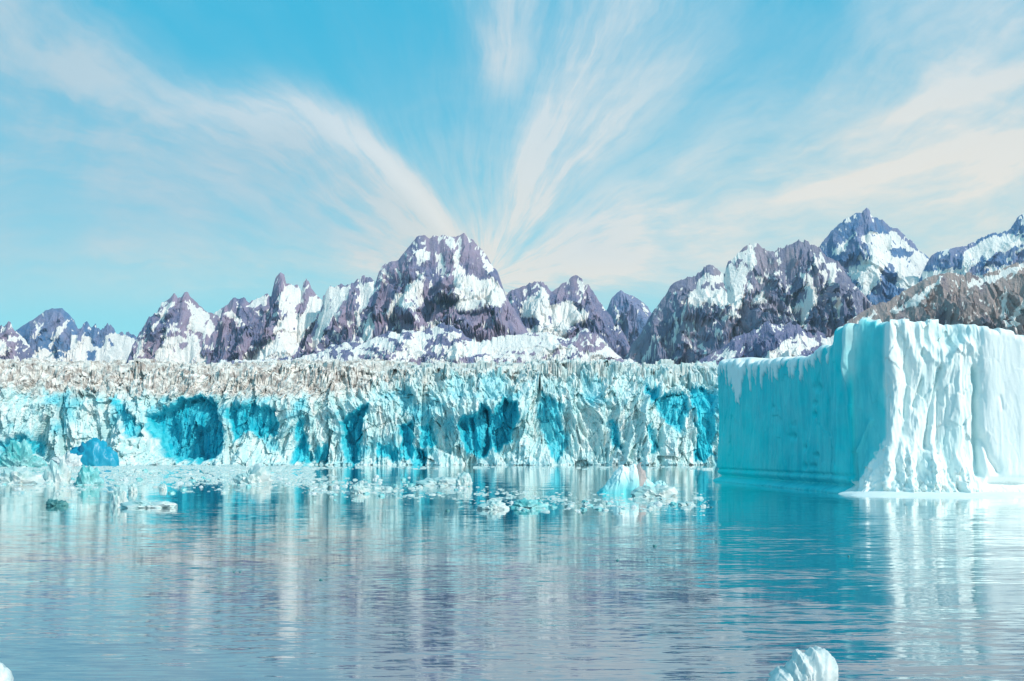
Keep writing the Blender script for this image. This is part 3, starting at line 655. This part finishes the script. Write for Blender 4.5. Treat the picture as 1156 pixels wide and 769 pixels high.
# ------------------------------------------------------------------ big tabular iceberg
def iceberg():
    root = bpy.data.objects.new('iceberg', None); C.objects.link(root); root.location = (57, 148, 0); root.empty_display_size = 5
    tag(root, 'huge flat topped iceberg with a turquoise side and a white fluted front', 'iceberg')
    # outline (x, y, height, spacing)
    pts = [(36.1, 175), (37.2, 150), (38.2, 128), (38.9, 117.5), (40.2, 115.2), (42.6, 112.3), (49, 111.2), (57, 110.2), (68, 111.5), (76, 117), (80, 140), (76, 178), (58, 192), (42, 188)]
    spc = [0.22, 0.2, 0.13, 0.07, 0.07, 0.07, 0.07, 0.08, 0.3, 0.6, 0.8, 0.8, 0.8, 0.6]
    out = []
    for i in range(len(pts)):
        p, q = np.array(pts[i], float), np.array(pts[(i + 1) % len(pts)], float)
        n = max(2, int(np.linalg.norm(q - p) / spc[i]))
        t = np.arange(n)[:, None] / n; out.append(p + (q - p) * t)
    B = np.concatenate(out)
    # tangents and outward normals by wide differences
    k = 10
    seg = np.roll(B, -k, 0) - np.roll(B, k, 0); seg /= np.linalg.norm(seg, axis=1)[:, None]
    Nn = np.stack([seg[:, 1], -seg[:, 0]], 1)
    cen = B.mean(0)
    sgn = np.sign(((B - cen) * Nn).sum(1)).mean(); Nn *= np.sign(sgn)
    for _ in range(6): Nn = (np.roll(Nn, 1, 0) + Nn + np.roll(Nn, -1, 0)) / 3
    Nn /= np.linalg.norm(Nn, axis=1)[:, None]
    arc = np.concatenate([[0], np.cumsum(np.linalg.norm(np.diff(B, axis=0), axis=1))])
    px0 = CX + F * B[:, 0] / B[:, 1]
    leftp = (B[:, 1] > 115.5) & (B[:, 0] < 41); frontp = (B[:, 1] < 116) & (B[:, 0] < 76)
    tops_px = [790, 810, 850, 880, 900, 918, 925, 934, 936, 941, 950, 955, 1000, 1060, 1100, 1130, 1156, 1200, 1400]
    tops_py = [406, 406, 405, 403, 400, 392, 390, 388, 377, 366, 362, 360, 357.5, 358, 361, 366, 372, 382, 400]
    H = CAMH + (HY - np.interp(px0, tops_px, tops_py)) / F * B[:, 1]
    vis = leftp | frontp
    H = np.where(vis, H, 17.5)
    H = np.where((B[:, 1] > 116) & (B[:, 0] > 60), np.linspace(17, 17, len(H)), H)
    H = np.where((B[:, 1] > 175) & (B[:, 0] < 58), 20.5, H)
    H = blur1(np.concatenate([H, H, H]), 4)[len(H):2 * len(H)]
    H = H + 0.28 * fbm(arc / 1.6, arc * 0, 4, 80) + 1.0 * (voronoi(arc / 3.0, arc * 0 + 0.5, 81)[0] - 0.5) * (px0 < 990) + 0.5 * (voronoi(arc / 1.1, arc * 0 + 0.5, 79)[0] - 0.5)
    rows = 190
    t = np.linspace(0, 1, rows)[None, :]
    Zr = -2.0 + (H[:, None] + 2.0) * t
    A = arc[:, None] + 0 * t
    PX = px0[:, None] + 0 * t; PY = HY - F * (Zr - CAMH) / B[:, 1][:, None]
    Lm = leftp[:, None] + 0 * t; Fm = frontp[:, None] * (PX > 1001) + 0 * t; Cm = frontp[:, None] * (PX <= 1001) + 0 * t
    d = 1.0 * fbm(A / 12, Zr / 25, 3, 83) + 0.34 * (ridged(A / 3.4, Zr / 18, 3, 84) - 0.6) * (0.75 + 0.25 * (1 - Lm)) + 0.16 * facets(A / 5, Zr / 9, 82) * Lm + 0.10 * fbm(A / 0.7, Zr / 2.0, 3, 85)
    flu = A + 0.12 * Zr + 0.8 * fbm(A / 3, Zr / 7, 3, 89)
    d = d + (0.30 * (ridged(flu / 2.1, Zr / 16, 4, 88, 0.6) - 0.6) + 0.07 * (ridged(flu / 0.5, Zr / 4, 2, 110) - 0.6)) * Fm
    d = d + 0.12 * (voronoi(A / 1.8, Zr / 4, 87)[0] - 0.5)
    w = PX + 2.5 * fbm(PX / 9, PY / 30, 3, 86)
    def stroke(path, width, depth):
        dd = path_dist(w, PY, path)
        return depth * np.exp(-(dd / (1.15 * width)) ** 1.5)
    front = 0 * d
    for path, wd, dep in [
        ([(1004, 355), (1007, 400), (1011, 440), (1008, 470), (1004, 545)], 4.5, 1.1),
        ([(1019, 360), (1030, 398), (1034, 408)], 4.5, 0.9), ([(1013, 385), (1024, 425), (1020, 470)], 4, -0.6), ([(1046, 362), (1041, 400)], 4.5, -1.2), ([(1036, 362), (1040, 390)], 3, 0.4),
        ([(1063, 412), (1052, 455), (1046, 505)], 2.6, -1.3), ([(1041, 428), (1032, 458)], 2.2, -0.8), ([(1061, 440), (1058, 512)], 2.6, -0.9), ([(1053, 440), (1050, 500)], 3.0, 0.5),
        ([(1043, 392), (1052, 404), (1064, 412)], 3.0, 0.9), ([(1080, 400), (1084, 440), (1080, 525)], 9, 1.6), ([(1068, 418), (1077, 396), (1090, 384), (1098, 392), (1099, 410)], 3.6, 1.2),
        ([(1098, 402), (1103, 440), (1102, 480), (1104, 535)], 3.2, -1.7), ([(1109, 495), (1116, 515), (1126, 532)], 4.0, -1.5), ([(1128, 448), (1131, 462)], 1.6, -0.35),
        ([(1087, 400), (1086, 450)], 1.6, -0.3), ([(1070, 440), (1068, 500)], 2.0, -0.5), ([(1025, 440), (1018, 490)], 2.5, -0.4), ([(1036, 470), (1030, 520)], 3.0, 0.6),
        ([(1018, 500), (1015, 540)], 3.0, 0.8)]:
        front += stroke(path, wd, dep)
    front += -1.5 * ss(1 - np.sqrt(((w - 1072) / 26) ** 2 + ((PY - 374) / 24) ** 2), 0, 0.5)
    front += (0.9 + 0.0 * w) * ss(w, 1100, 1112) - 0.6 * ss(w, 1150, 1175)
    d = d * (1 - 0.75 * ss(w, 1105, 1118) * Fm) + 0.55 * np.where(front > 0, 0.7 * front, front * 1.1) * Fm
    # foot mounds of refrozen ice along the front
    for cx, hw, ty, o_ in [(1000, 16, 490, 1.6), (1024, 18, 492, 2.4), (1052, 26, 500, 3.0), (1085, 26, 516, 2.6), (984, 16, 505, 2.0), (1130, 30, 540, 0.8)]:
        tt = np.clip((PY - ty) / (556 - ty), 0, 1)
        kk = np.clip(1 - np.abs(w - cx) / (hw * (0.35 + 0.65 * tt)), 0, 1) ** 0.8 * tt
        d = d + o_ * kk * (Fm + Cm) * (1 + 0.5 * fbm(PX / 6, PY / 9, 4, 90) + 0.35 * facets(PX / 9, PY / 14, 94))
    d = d + (0.22 * facets(w / 14, PY / 34, 96) + 0.10 * facets(w / 5, PY / 12, 98) * (0.4 + ss(PY, 490, 540))) * Fm * (1 - 0.85 * ss(w, 1102, 1110))
    # corner facet: protruding rib that catches the sun, long diagonal scar
    rib = (0.55 * np.exp(-((w - np.interp(PY, [360, 440], [968, 962])) / np.interp(PY, [358, 445], [9, 2.5])) ** 2)) * (1 - ss(PY, 415, 450)) * (w < 990)
    d = d + rib * (Cm + Lm * (PX > 940))
    d = d + stroke([(984, 475), (968, 510)], 1.8, 0.35) * Cm
    # step where the lower block meets the high one
    d = d + 0.7 * ss(PX, 943, 947) * Lm
    # wave-cut notches on the shaded side
    d = d - 0.75 * np.exp(-((Zr - 0.95) / 0.34) ** 2) * (Lm + Cm * 0.3) - 0.30 * np.exp(-((Zr - 2.1) / 0.2) ** 2) * Lm
    d = d + 0.7 * (1 - ss(Zr, 0.1, 0.75)) * Lm
    d = d - 1.3 * np.exp(-((Zr - 1.3) / 0.55) ** 2) * Fm * ss(w, 1108, 1120)
    # pits in the turquoise wall
    for x_, y_, r_, q_ in [(921, 438, 4, .5), (917, 455, 2.2, .6), (917, 468, 2.2, .5), (894, 493, 3, .5), (907, 506, 3, .5), (920, 514, 2.2, .5), (908, 527, 3.2, .4), (917, 526, 2.0, .5), (873, 460, 2.5, .3)]:
        d = d - q_ * np.exp(-((PX - x_) / r_) ** 2 - ((PY - y_) / (r_ * 1.1)) ** 2) * Lm
    # rounded rim
    rim = np.clip((Zr - (H[:, None] - 1.3)) / 1.3, 0, 1)
    d = d - 1.0 * rim ** 2
    drip = np.clip(fbm(A / 1.5, A * 0, 3, 91) * 5.5 + 2.2 + 4.5 * np.exp(-((PX - 832) / 7) ** 2) - 0.6 * (PX > 880), 0.25, 8.0)
    below = H[:, None] - Zr
    dripm = (1 - ss(below - drip + 0.5 * fbm(A / 0.5, Zr, 2, 92), -0.3, 0.3)) * ss(PX, 800, 812) * (PX < 936) * Lm
    d = d + 0.25 * dripm - 0.0
    Xg = B[:, 0][:, None] + Nn[:, 0][:, None] * d; Yg = B[:, 1][:, None] + Nn[:, 1][:, None] * d
    Zg = Zr - 0.4 * rim ** 3
    blue = 0.94 * Lm + 0.86 * Cm + 0.0 * d  # shade of the left wall and corner facet painted in as deep teal
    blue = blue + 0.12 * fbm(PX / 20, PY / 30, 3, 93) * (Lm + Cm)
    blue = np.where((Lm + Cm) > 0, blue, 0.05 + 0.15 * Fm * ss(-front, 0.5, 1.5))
    blue = blue * (1 - 0.92 * Cm * ss(w, 997, 1003))  # painted shade stops at the sunlit edge
    lit_white = np.maximum(dripm * 0.9, np.clip(rib, 0, 1) * 1.0) * (1 - ss(PY, 425, 450))  # sunlight on drips and rib put into the colour as white
    lit_white = np.maximum(lit_white, rim ** 0.5 * 0.7 * (below < 0.7))
    lit_white = np.maximum(lit_white, Cm * ss(PY + 14 * fbm(PX / 5, PY / 9, 3, 95) - (548 - 1.6 * np.clip(PX - 968, 0, 30)), -3, 3))  # sunlit lumps at the corner foot, painted white
    lit_white = np.maximum(lit_white, (0.35 + 0.5 * ss(w, 1104, 1112)) * Fm)  # sunlit front painted whiter, most on the right
    lit_white = np.maximum(lit_white, dripm)
    Ps = np.stack([Xg, Yg, Zg], -1); mk = np.stack([np.clip(blue, 0, 1), np.clip(lit_white, 0, 1), np.clip(Lm * (ss(PX, 905, 815) * ss(PY, 400, 540) + 0.35 * fbm(PX / 14, PY / 30, 3, 115)), 0, 1)], -1)
    # flat top: rings shrinking to the middle
    last = Ps[:, -1, :]
    ctr = np.array([57.0, 148.0, 19.0])
    rr = np.concatenate([np.linspace(0.0, 0.12, 14)[1:], np.linspace(0.12, 1, 24)[1:]])[None, :, None]
    T = last[:, None, :] * (1 - rr) + ctr[None, None, :] * rr
    T[..., 2] = np.minimum(T[..., 2], last[:, None, 2] + 0.05) if False else T[..., 2]
    hz = last[:, 2][:, None]
    T[..., 2] = hz * (1 - ss(rr[..., 0], 0, 0.9)) + 17.0 * ss(rr[..., 0], 0, 0.9) + 0.25 * fbm(T[..., 0] / 4, T[..., 1] / 4, 3, 97) * np.clip(rr[..., 0] * 12, 0, 1)
    mt = np.zeros(T.shape); mt[..., 0] = 0.05; mt[..., 1] = 0.9
    P = np.concatenate([Ps, T], 1); M = np.concatenate([mk, mt], 1)
    P -= np.array([57, 148, 0])
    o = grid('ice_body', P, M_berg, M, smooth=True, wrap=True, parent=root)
    # pale shelf at the waterline
    sel = np.where(frontp & (px0 > 950) & (px0 < 1240))[0]
    b = B[sel]; nb = Nn[sel]; a2 = arc[sel]; pp = px0[sel]
    v = np.linspace(0, 1, 16)[None, :]
    reach = np.interp(pp, [950, 965, 1000, 1060, 1120, 1150, 1240], [1.2, 3.0, 7.5, 9.5, 7.5, 4.5, 3.0]) + 0.6 * fbm(a2 / 3, a2 * 0, 3, 99)
    off = -1.2 + (reach[:, None] + 1.2) * v
    zz = 0.42 * (1 - v ** 2.5) - 0.30 * v ** 12 + 0.10 * fbm(a2[:, None] / 1.2 + 0 * v, off / 0.8, 3, 101) * (1 - v)
    Pf = np.stack([b[:, 0][:, None] + nb[:, 0][:, None] * off, b[:, 1][:, None] + nb[:, 1][:, None] * off, zz], -1) - np.array([57, 148, 0])
    mf = np.zeros(Pf.shape); mf[..., 0] = 0.12; mf[..., 1] = 0.75
    s = grid('waterline_shelf', Pf, M_berg, mf, smooth=True, parent=root)
    s['label'] = 'low smooth white shelf lying on the water at the foot of the front'
iceberg()

# ------------------------------------------------------------------ floating ice
def at_px(px, py):
    D = F * CAMH / (py - HY); return (px - CX) / F * D, D

import bmesh
def blob(name, prof, mat, seed, sub=4, rough=0.25, squash=1.0, flat=0.0):
    """lump of ice ~1 unit wide; prof = list of (x, y, z, radius) lobes merged by field"""
    bm = bmesh.new(); bmesh.ops.create_icosphere(bm, subdivisions=sub, radius=1.0)
    co = np.array([v.co[:] for v in bm.verts]); dirs = co / np.linalg.norm(co, axis=1)[:, None]
    R = np.zeros(len(co))
    for (x, y, z, r_) in prof:                          # star-shaped union from the origin
        c = np.array([x, y, z]); dc = dirs @ c; disc = r_ * r_ - (c @ c) + dc * dc
        hit = dc + np.sqrt(np.maximum(disc, 0)); R = np.maximum(R, np.where(disc > 0, hit, 0))
    R = np.maximum(R, 0.12)
    n = fbm(dirs[:, 0] * 2.3 + seed, dirs[:, 1] * 2.3 + dirs[:, 2] * 1.7 + seed * 0.7, 4, seed % 50)
    cell = voronoi(dirs[:, 0] * 2.4 + dirs[:, 2] * 1.3 + seed, dirs[:, 1] * 2.4 - dirs[:, 2] + seed, seed % 40)[0]
    R = R * (1 + rough * n + rough * 0.5 * (cell - 0.5))
    a1, a2 = dirs[:, 0] * 2.6 + dirs[:, 1] * 0.9 + seed, dirs[:, 2] * 3.0 - dirs[:, 1] * 0.8 + seed * 1.3
    R = R + (0.10 * facets(a1, a2, seed % 31) + 0.045 * facets(a1 * 2.3, a2 * 2.3, seed % 37) + 0.05 * rough * fbm(a1 * 5, a2 * 5, 3, seed % 29)) * min(1.0, rough * 4)
    co = dirs * R[:, None]; co[:, 2] *= squash
    for v, c in zip(bm.verts, co): v.co = c
    for f in bm.faces: f.smooth = rough < 0.2
    me = bpy.data.meshes.new(name); bm.to_mesh(me); bm.free(); me.materials.append(mat)
    return me

def float_ice(name, me, px, py, wpx, label, cat='ice floe', group=None, hz=1.0, rot=0.0, dy=1.0, sink=0.0):
    x, D = at_px(px, py)
    w = wpx / F * D
    o = bpy.data.objects.new(name, me); C.objects.link(o)
    o.location = (x, D, -sink * w); o.rotation_euler = (0, 0, rot); o.scale = (w, w * dy, w * hz)
    tag(o, label, cat, group)
    return o

GR = 'single pieces of ice floating in front of the glacier'
# lumps: lobe lists are in widths of the piece
me = blob('big_growler', [(-0.20, 0, -0.02, 0.27), (0.02, 0, 0.08, 0.28), (0.22, 0.0, 0.16, 0.27), (-0.40, 0, -0.08, 0.14)], M_pale, 3, 6, 0.11)
float_ice('ice_chunk', me, 905, 786, 84, 'nearest rounded pale ice lump, cut off by the bottom edge', group=GR, hz=1.6, sink=0.0)
me = blob('corner_growler', [(0, 0, 0.1, 0.4), (-0.2, 0, 0, 0.35)], M_pale, 9, 4, 0.1)
float_ice('ice_chunk', me, -8, 782, 50, 'pale ice lump cut off by the bottom left corner', group=GR, hz=1.4)
# pinnacled teal growler in mid channel
root = bpy.data.objects.new('growler', None); C.objects.link(root)
gx, gD = at_px(712, 557); root.location = (gx, gD, 0)
tag(root, 'teal growler with pointed white humps and a reddish streak in mid channel', 'growler', GR)
def growler_part(name, prof, mat, seed, depth, mask):
    """part of the growler: height profile along x, rounded off in depth, broken by facets"""
    p = np.array(prof, float); xs = np.linspace(p[0, 0], p[-1, 0], 90)[:, None]; v = np.linspace(-1, 1, 46)[None, :]
    h = np.interp(xs, p[:, 0], p[:, 1])
    X = xs + 0 * v; Y = depth * v * (1 + 0.25 * fbm(X / 1.5 + seed, X * 0 + seed, 3, seed))
    Z = (h + 0.4) * np.clip(1 - np.abs(v) ** 1.7, 0, 1) ** 0.55 - 0.5
    Z = Z + np.clip(Z + 0.3, 0, 1) * (0.35 * facets(X / 0.9 + seed, Y / 0.8, seed) + 0.16 * fbm(X / 0.3, Y / 0.4, 3, seed + 2)); X = X + 0.22 * facets(Y / 0.7, Z / 0.9 + seed, seed + 3) + 0.12 * Z
    k = np.clip(Z / 3.0, 0, 1)
    mk = np.stack([np.clip(mask * (0.85 - 0.9 * k) + 0.25 * fbm(X, Z, 3, seed + 6), 0, 1), np.clip(0.05 + 0.5 * (k - 0.5), 0, 1), 0 * k], -1)
    return grid(name, np.stack([X, Y, Z], -1), mat, mk, smooth=False, parent=root, flip=True)
growler_part('left_hump', [(-4.1, -.4), (-3.4, .6), (-2.6, 1.6), (-2.0, 2.8), (-1.3, 3.4), (-0.6, 3.2), (0.0, 3.5), (0.4, 2.9), (0.8, 1.2), (1.2, -.4)], M_berg, 31, 1.9, 1.0)
o = growler_part('right_hump', [(0.9, -.4), (1.3, 1.8), (1.9, 1.5), (2.6, 1.2), (3.3, 1.7), (3.8, 1.2), (4.5, .3), (5.0, -.4)], M_berg, 33, 1.7, 0.75)
m_red, S_ = new_mat('silty_ice'); gg = S_.node('ShaderNodeTexCoord').outputs['Object']
finish(S_, S_.mix(S_.noise(gg, 2.0, 5.0), (0.34, 0.27, 0.26), (0.60, 0.56, 0.55)), 0.7)
o = growler_part('silty_rib', [(0.35, -.3), (0.5, 3.3), (0.8, 3.6), (1.1, 2.9), (1.5, 2.2), (1.8, -.3)], m_red, 34, 1.3, 0.0); o['label'] = 'reddish silty rib between the humps'

# rounded blue ice dome grounded at the glacier foot
me = blob('dome', [(0.05, 0, 0.0, 0.40), (-0.3, 0, 0.0, 0.25), (0.25, 0, 0.0, 0.28)], M_deepblue, 14, 5, 0.15)
float_ice('ice_dome', me, 104, 526.3, 56, 'smooth deep blue rounded ice dome at the glacier foot', 'ice dome', GR, hz=1.35, dy=0.6)
me = blob('dome2', [(0.0, 0, 0.1, 0.3), (0.25, 0, 0.05, 0.2), (-0.3, 0, 0.02, 0.2)], M_teal, 15, 5, 0.3)
float_ice('ice_dome', me, 22, 527.5, 60, 'rough turquoise ice block at the glacier foot, near the left edge', 'ice dome', GR, hz=1.0, dy=0.6)
L = [  # px, waterline row, width, height factor, material, seed, lobes, label
    (66, 547, 34, 1.7, M_chunk, 21, [(-0.15, 0, 0.12, 0.30), (0.2, 0, 0.22, 0.22), (0.0, 0, 0, 0.4)], 'white heart shaped ice block standing in the brash on the left'),
    (101, 547, 34, 1.25, M_teal, 22, [(0, 0, 0.05, 0.42), (0.2, 0, 0, 0.3)], 'rounded pale teal ice block beside the heart shaped one'),
    (78, 526.8, 34, 1.1, M_pale, 46, [(0, 0, 0.05, 0.35), (-0.3, 0, 0, 0.25), (0.2, 0, 0.1, 0.2)], 'ragged white and blue block leaning on the left side of the deep blue dome'),
    (20, 546, 62, 0.75, M_chunk, 23, [(0, 0, 0.05, 0.35), (0.3, 0, 0, 0.25), (-0.3, 0, 0.02, 0.25)], 'wide low white ice block in the brash at the left edge'),
    (135, 571, 22, 1.9, M_chunk, 24, [(-0.1, 0, 0.1, 0.35), (0.15, 0, 0.15, 0.25)], 'upright whitish lump at the end of the flat floe'),
    (168, 573, 56, 0.36, M_chunk, 25, [(-0.2, 0, 0, 0.35), (0.2, 0, 0, 0.35), (0.35, 0, 0.05, 0.2)], 'long flat white floe in open water below the big blue hollow'),
    (150, 556, 12, 1.6, M_chunk, 26, [(0, 0, 0.1, 0.4)], 'small bright white lump above the long flat floe'),
    (64, 571, 24, 0.8, M_dark, 27, [(-0.15, 0, 0.1, 0.3), (0.2, 0, 0, 0.3)], 'dark green clear ice piece in open water on the left'),
    (285, 546, 44, 1.0, M_chunk, 28, [(-0.2, 0, 0.1, 0.25), (0.2, 0, 0.18, 0.28), (0, 0, 0, 0.4)], 'tall pinkish white ice blocks in the brash right of the big hollow'),
    (497, 548, 42, 0.55, M_chunk, 29, [(-0.25, 0, 0.05, 0.3), (0.2, 0, 0.05, 0.35)], 'flat topped pale floe in mid channel'),
    (524, 549, 22, 1.35, M_chunk, 30, [(0, 0, 0.1, 0.4), (0.1, 0, 0.15, 0.3)], 'rounded white lump at the right end of the flat topped floe'),
    (557, 575, 36, 0.7, M_chunk, 41, [(0, 0, 0.05, 0.32), (0.25, 0, 0, 0.25), (-0.25, 0, 0, 0.25)], 'low white floe alone in the centre of the channel'),
    (595, 573, 44, 0.5, M_teal, 42, [(0, 0, 0.05, 0.38), (0.25, 0, 0, 0.25)], 'flat teal floe right of the lone white one'),
    (405, 557, 24, 1.0, M_chunk, 43, [(0, 0, 0.1, 0.38), (0.15, 0, 0, 0.35)], 'rounded white lump left of centre in the brash'),
    (740, 560, 46, 0.7, M_chunk, 44, [(-0.2, 0, 0.05, 0.3), (0.2, 0, 0.08, 0.3)], 'pale low block touching the right side of the teal growler'),
    (184, 553, 10, 1.4, M_chunk, 45, [(0, 0, 0.1, 0.42)], 'small white lump at the lower edge of the brash under the big hollow'),
]
for px, py, wd, hz, mt, sd, lobes, lab in L:
    float_ice('ice_floe', blob('floe', lobes, mt, sd, 4, 0.28), px, py, wd, lab, group=GR, hz=hz, dy=0.7)

# dark specks
db = [blob('speck%d' % k, [(0, 0, 0.1, 0.35), (0.2, 0, 0, 0.3)], M_dark, 60 + k, 2, 0.3) for k in range(3)]
for px, py, wd, lab in [(362, 655, 5, 'largest dark speck of clear ice on open water, left of centre'), (264, 646, 3, 'left one of two tiny dark specks side by side'), (271, 646, 3, 'right one of two tiny dark specks side by side'),
                        (697, 633, 5, 'dark speck of ice on open water right of centre'), (739, 617, 6, 'dark speck of ice nearest to the teal reflection'), (505, 577, 6, 'dark speck left of the lone white floe'),
                        (658, 579, 5, 'dark speck below the teal growler'), (803, 573, 4, 'dark speck between the brash and the big iceberg'), (958, 628, 3, 'dark speck in front of the big iceberg')]:
    float_ice('ice_speck', db[wd % 3], px, py, wd, lab, 'ice speck', 'dark specks of clear ice on open water', hz=0.8)

# countable brash: many pieces share a few meshes
rnd = random.Random(5)
proto = [blob('brash%d' % k, [(rnd.uniform(-.2, .2), 0, rnd.uniform(0, .15), rnd.uniform(.25, .4)), (rnd.uniform(-.3, .3), 0, 0, rnd.uniform(.2, .3)), (0, 0, 0, .3)], (M_chunk, M_chunk, M_pale, M_teal)[k % 4], 70 + k, 2, 0.5) for k in range(12)]
bands = [(120, lambda: (rnd.uniform(-30, 345), rnd.gauss(541, 7)), (4, 12), 'small pale brash piece floating in the band below the left glacier front', 'brash pieces in the left band'),
         (80, lambda: (rnd.uniform(345, 530), rnd.gauss(549, 6)), (3, 10), 'small pale brash piece floating in the broken band left of centre', 'brash pieces in the middle band'),
         (60, lambda: (rnd.uniform(560, 800), rnd.gauss(571, 4.5)), (3, 9), 'small pale brash piece floating around the teal growler', 'brash pieces around the growler')]
for cnt, f, (w0, w1), lab, grp in bands:
    for i in range(cnt):
        px, py = f(); py = min(max(py, 529), 582)
        wd = rnd.uniform(w0, w1) * (0.6 + (py - 520) / 60)
        kind = rnd.randrange(12); tint = ('white', 'white', 'glassy pale', 'teal')[kind % 4]
        size = 'larger' if wd > (w0 + w1) * 0.55 else 'tiny'
        float_ice('brash_ice', proto[kind], px, py, wd, lab.replace('small pale', size + ' ' + tint), 'brash ice', grp, hz=rnd.uniform(0.35, 0.9), rot=rnd.uniform(-0.5, 0.5))

# uncountable crumbs of brash
def crumbs():
    n = 8000
    r = np.random.default_rng(11)
    px = np.where(r.random(n) < 0.72, r.uniform(-80, 360, n), r.uniform(340, 800, n))
    mid = np.where(px < 355, 538, np.interp(px, [355, 540, 800], [546, 560, 570]))
    py = mid + r.normal(0, 1, n) * np.where(px < 355, 6.5, 6)
    py = np.where(r.random(n) < 0.22, 526 + r.random(n) * 4, py)
    py = np.clip(py, 525.8, 582)
    keep = fbm(px / 30, py / 4, 3, 120) > -0.2 * (px < 355) - 0.08
    px, py = px[keep], py[keep]; n = len(px)
    D = F * CAMH / (py - HY); x = (px - CX) / F * D
    w = r.gamma(2.0, 1.0, n) * 0.85 / F * D * np.where(px < 355, 1.2, 1.0); w = np.clip(w, 0.1, 3)
    base = np.array([[-1, -1, -.4], [1, -1, -.4], [1, 1, -.4], [-1, 1, -.4], [-.6, -.6, .5], [.6, -.6, .5], [.6, .6, .5], [-.6, .6, .5]]) * 0.5
    V = base[None] * (1 + 0.7 * (r.random((n, 8, 3)) - 0.5)) * w[:, None, None]
    V[..., 0] *= 1.7; V[..., 2] *= 0.7
    V[..., 0] += x[:, None]; V[..., 1] += D[:, None]
    fq = np.array([[0, 3, 2, 1], [4, 5, 6, 7], [0, 1, 5, 4], [1, 2, 6, 5], [2, 3, 7, 6], [3, 0, 4, 7]])
    Q = (fq[None] + 8 * np.arange(n)[:, None, None]).reshape(-1, 4)
    o = mesh_from('brash_crumbs', V.reshape(-1, 3), Q, M_chunk)
    tag(o, 'fine scatter of crushed ice crumbs drifting in bands below the glacier', 'brash ice', kind='stuff')
crumbs()

# ------------------------------------------------------------------ air between here and the peaks
def haze():
    x0, x1, y0, y1, z0, z1 = -7100, 7100, -2600, 8100, -61, 1900
    V = np.array([(x, y, z) for z in (z0, z1) for x, y in ((x0, y0), (x1, y0), (x1, y1), (x0, y1))], float)
    Q = np.array([[0, 3, 2, 1], [4, 5, 6, 7], [0, 1, 5, 4], [1, 2, 6, 5], [2, 3, 7, 6], [3, 0, 4, 7]])
    m = bpy.data.materials.new('thin_air'); m.use_nodes = True; t = m.node_tree; t.nodes.clear()
    v = t.nodes.new('ShaderNodeVolumePrincipled'); v.inputs['Color'].default_value = (0.62, 0.84, 1.0, 1)
    v.inputs['Density'].default_value = HAZE
    o_ = t.nodes.new('ShaderNodeOutputMaterial'); t.links.new(v.outputs[0], o_.inputs['Volume'])
    tag(mesh_from('haze', V, Q, m), 'thin bluish air over the fjord and the range', 'haze', kind='stuff')
haze()
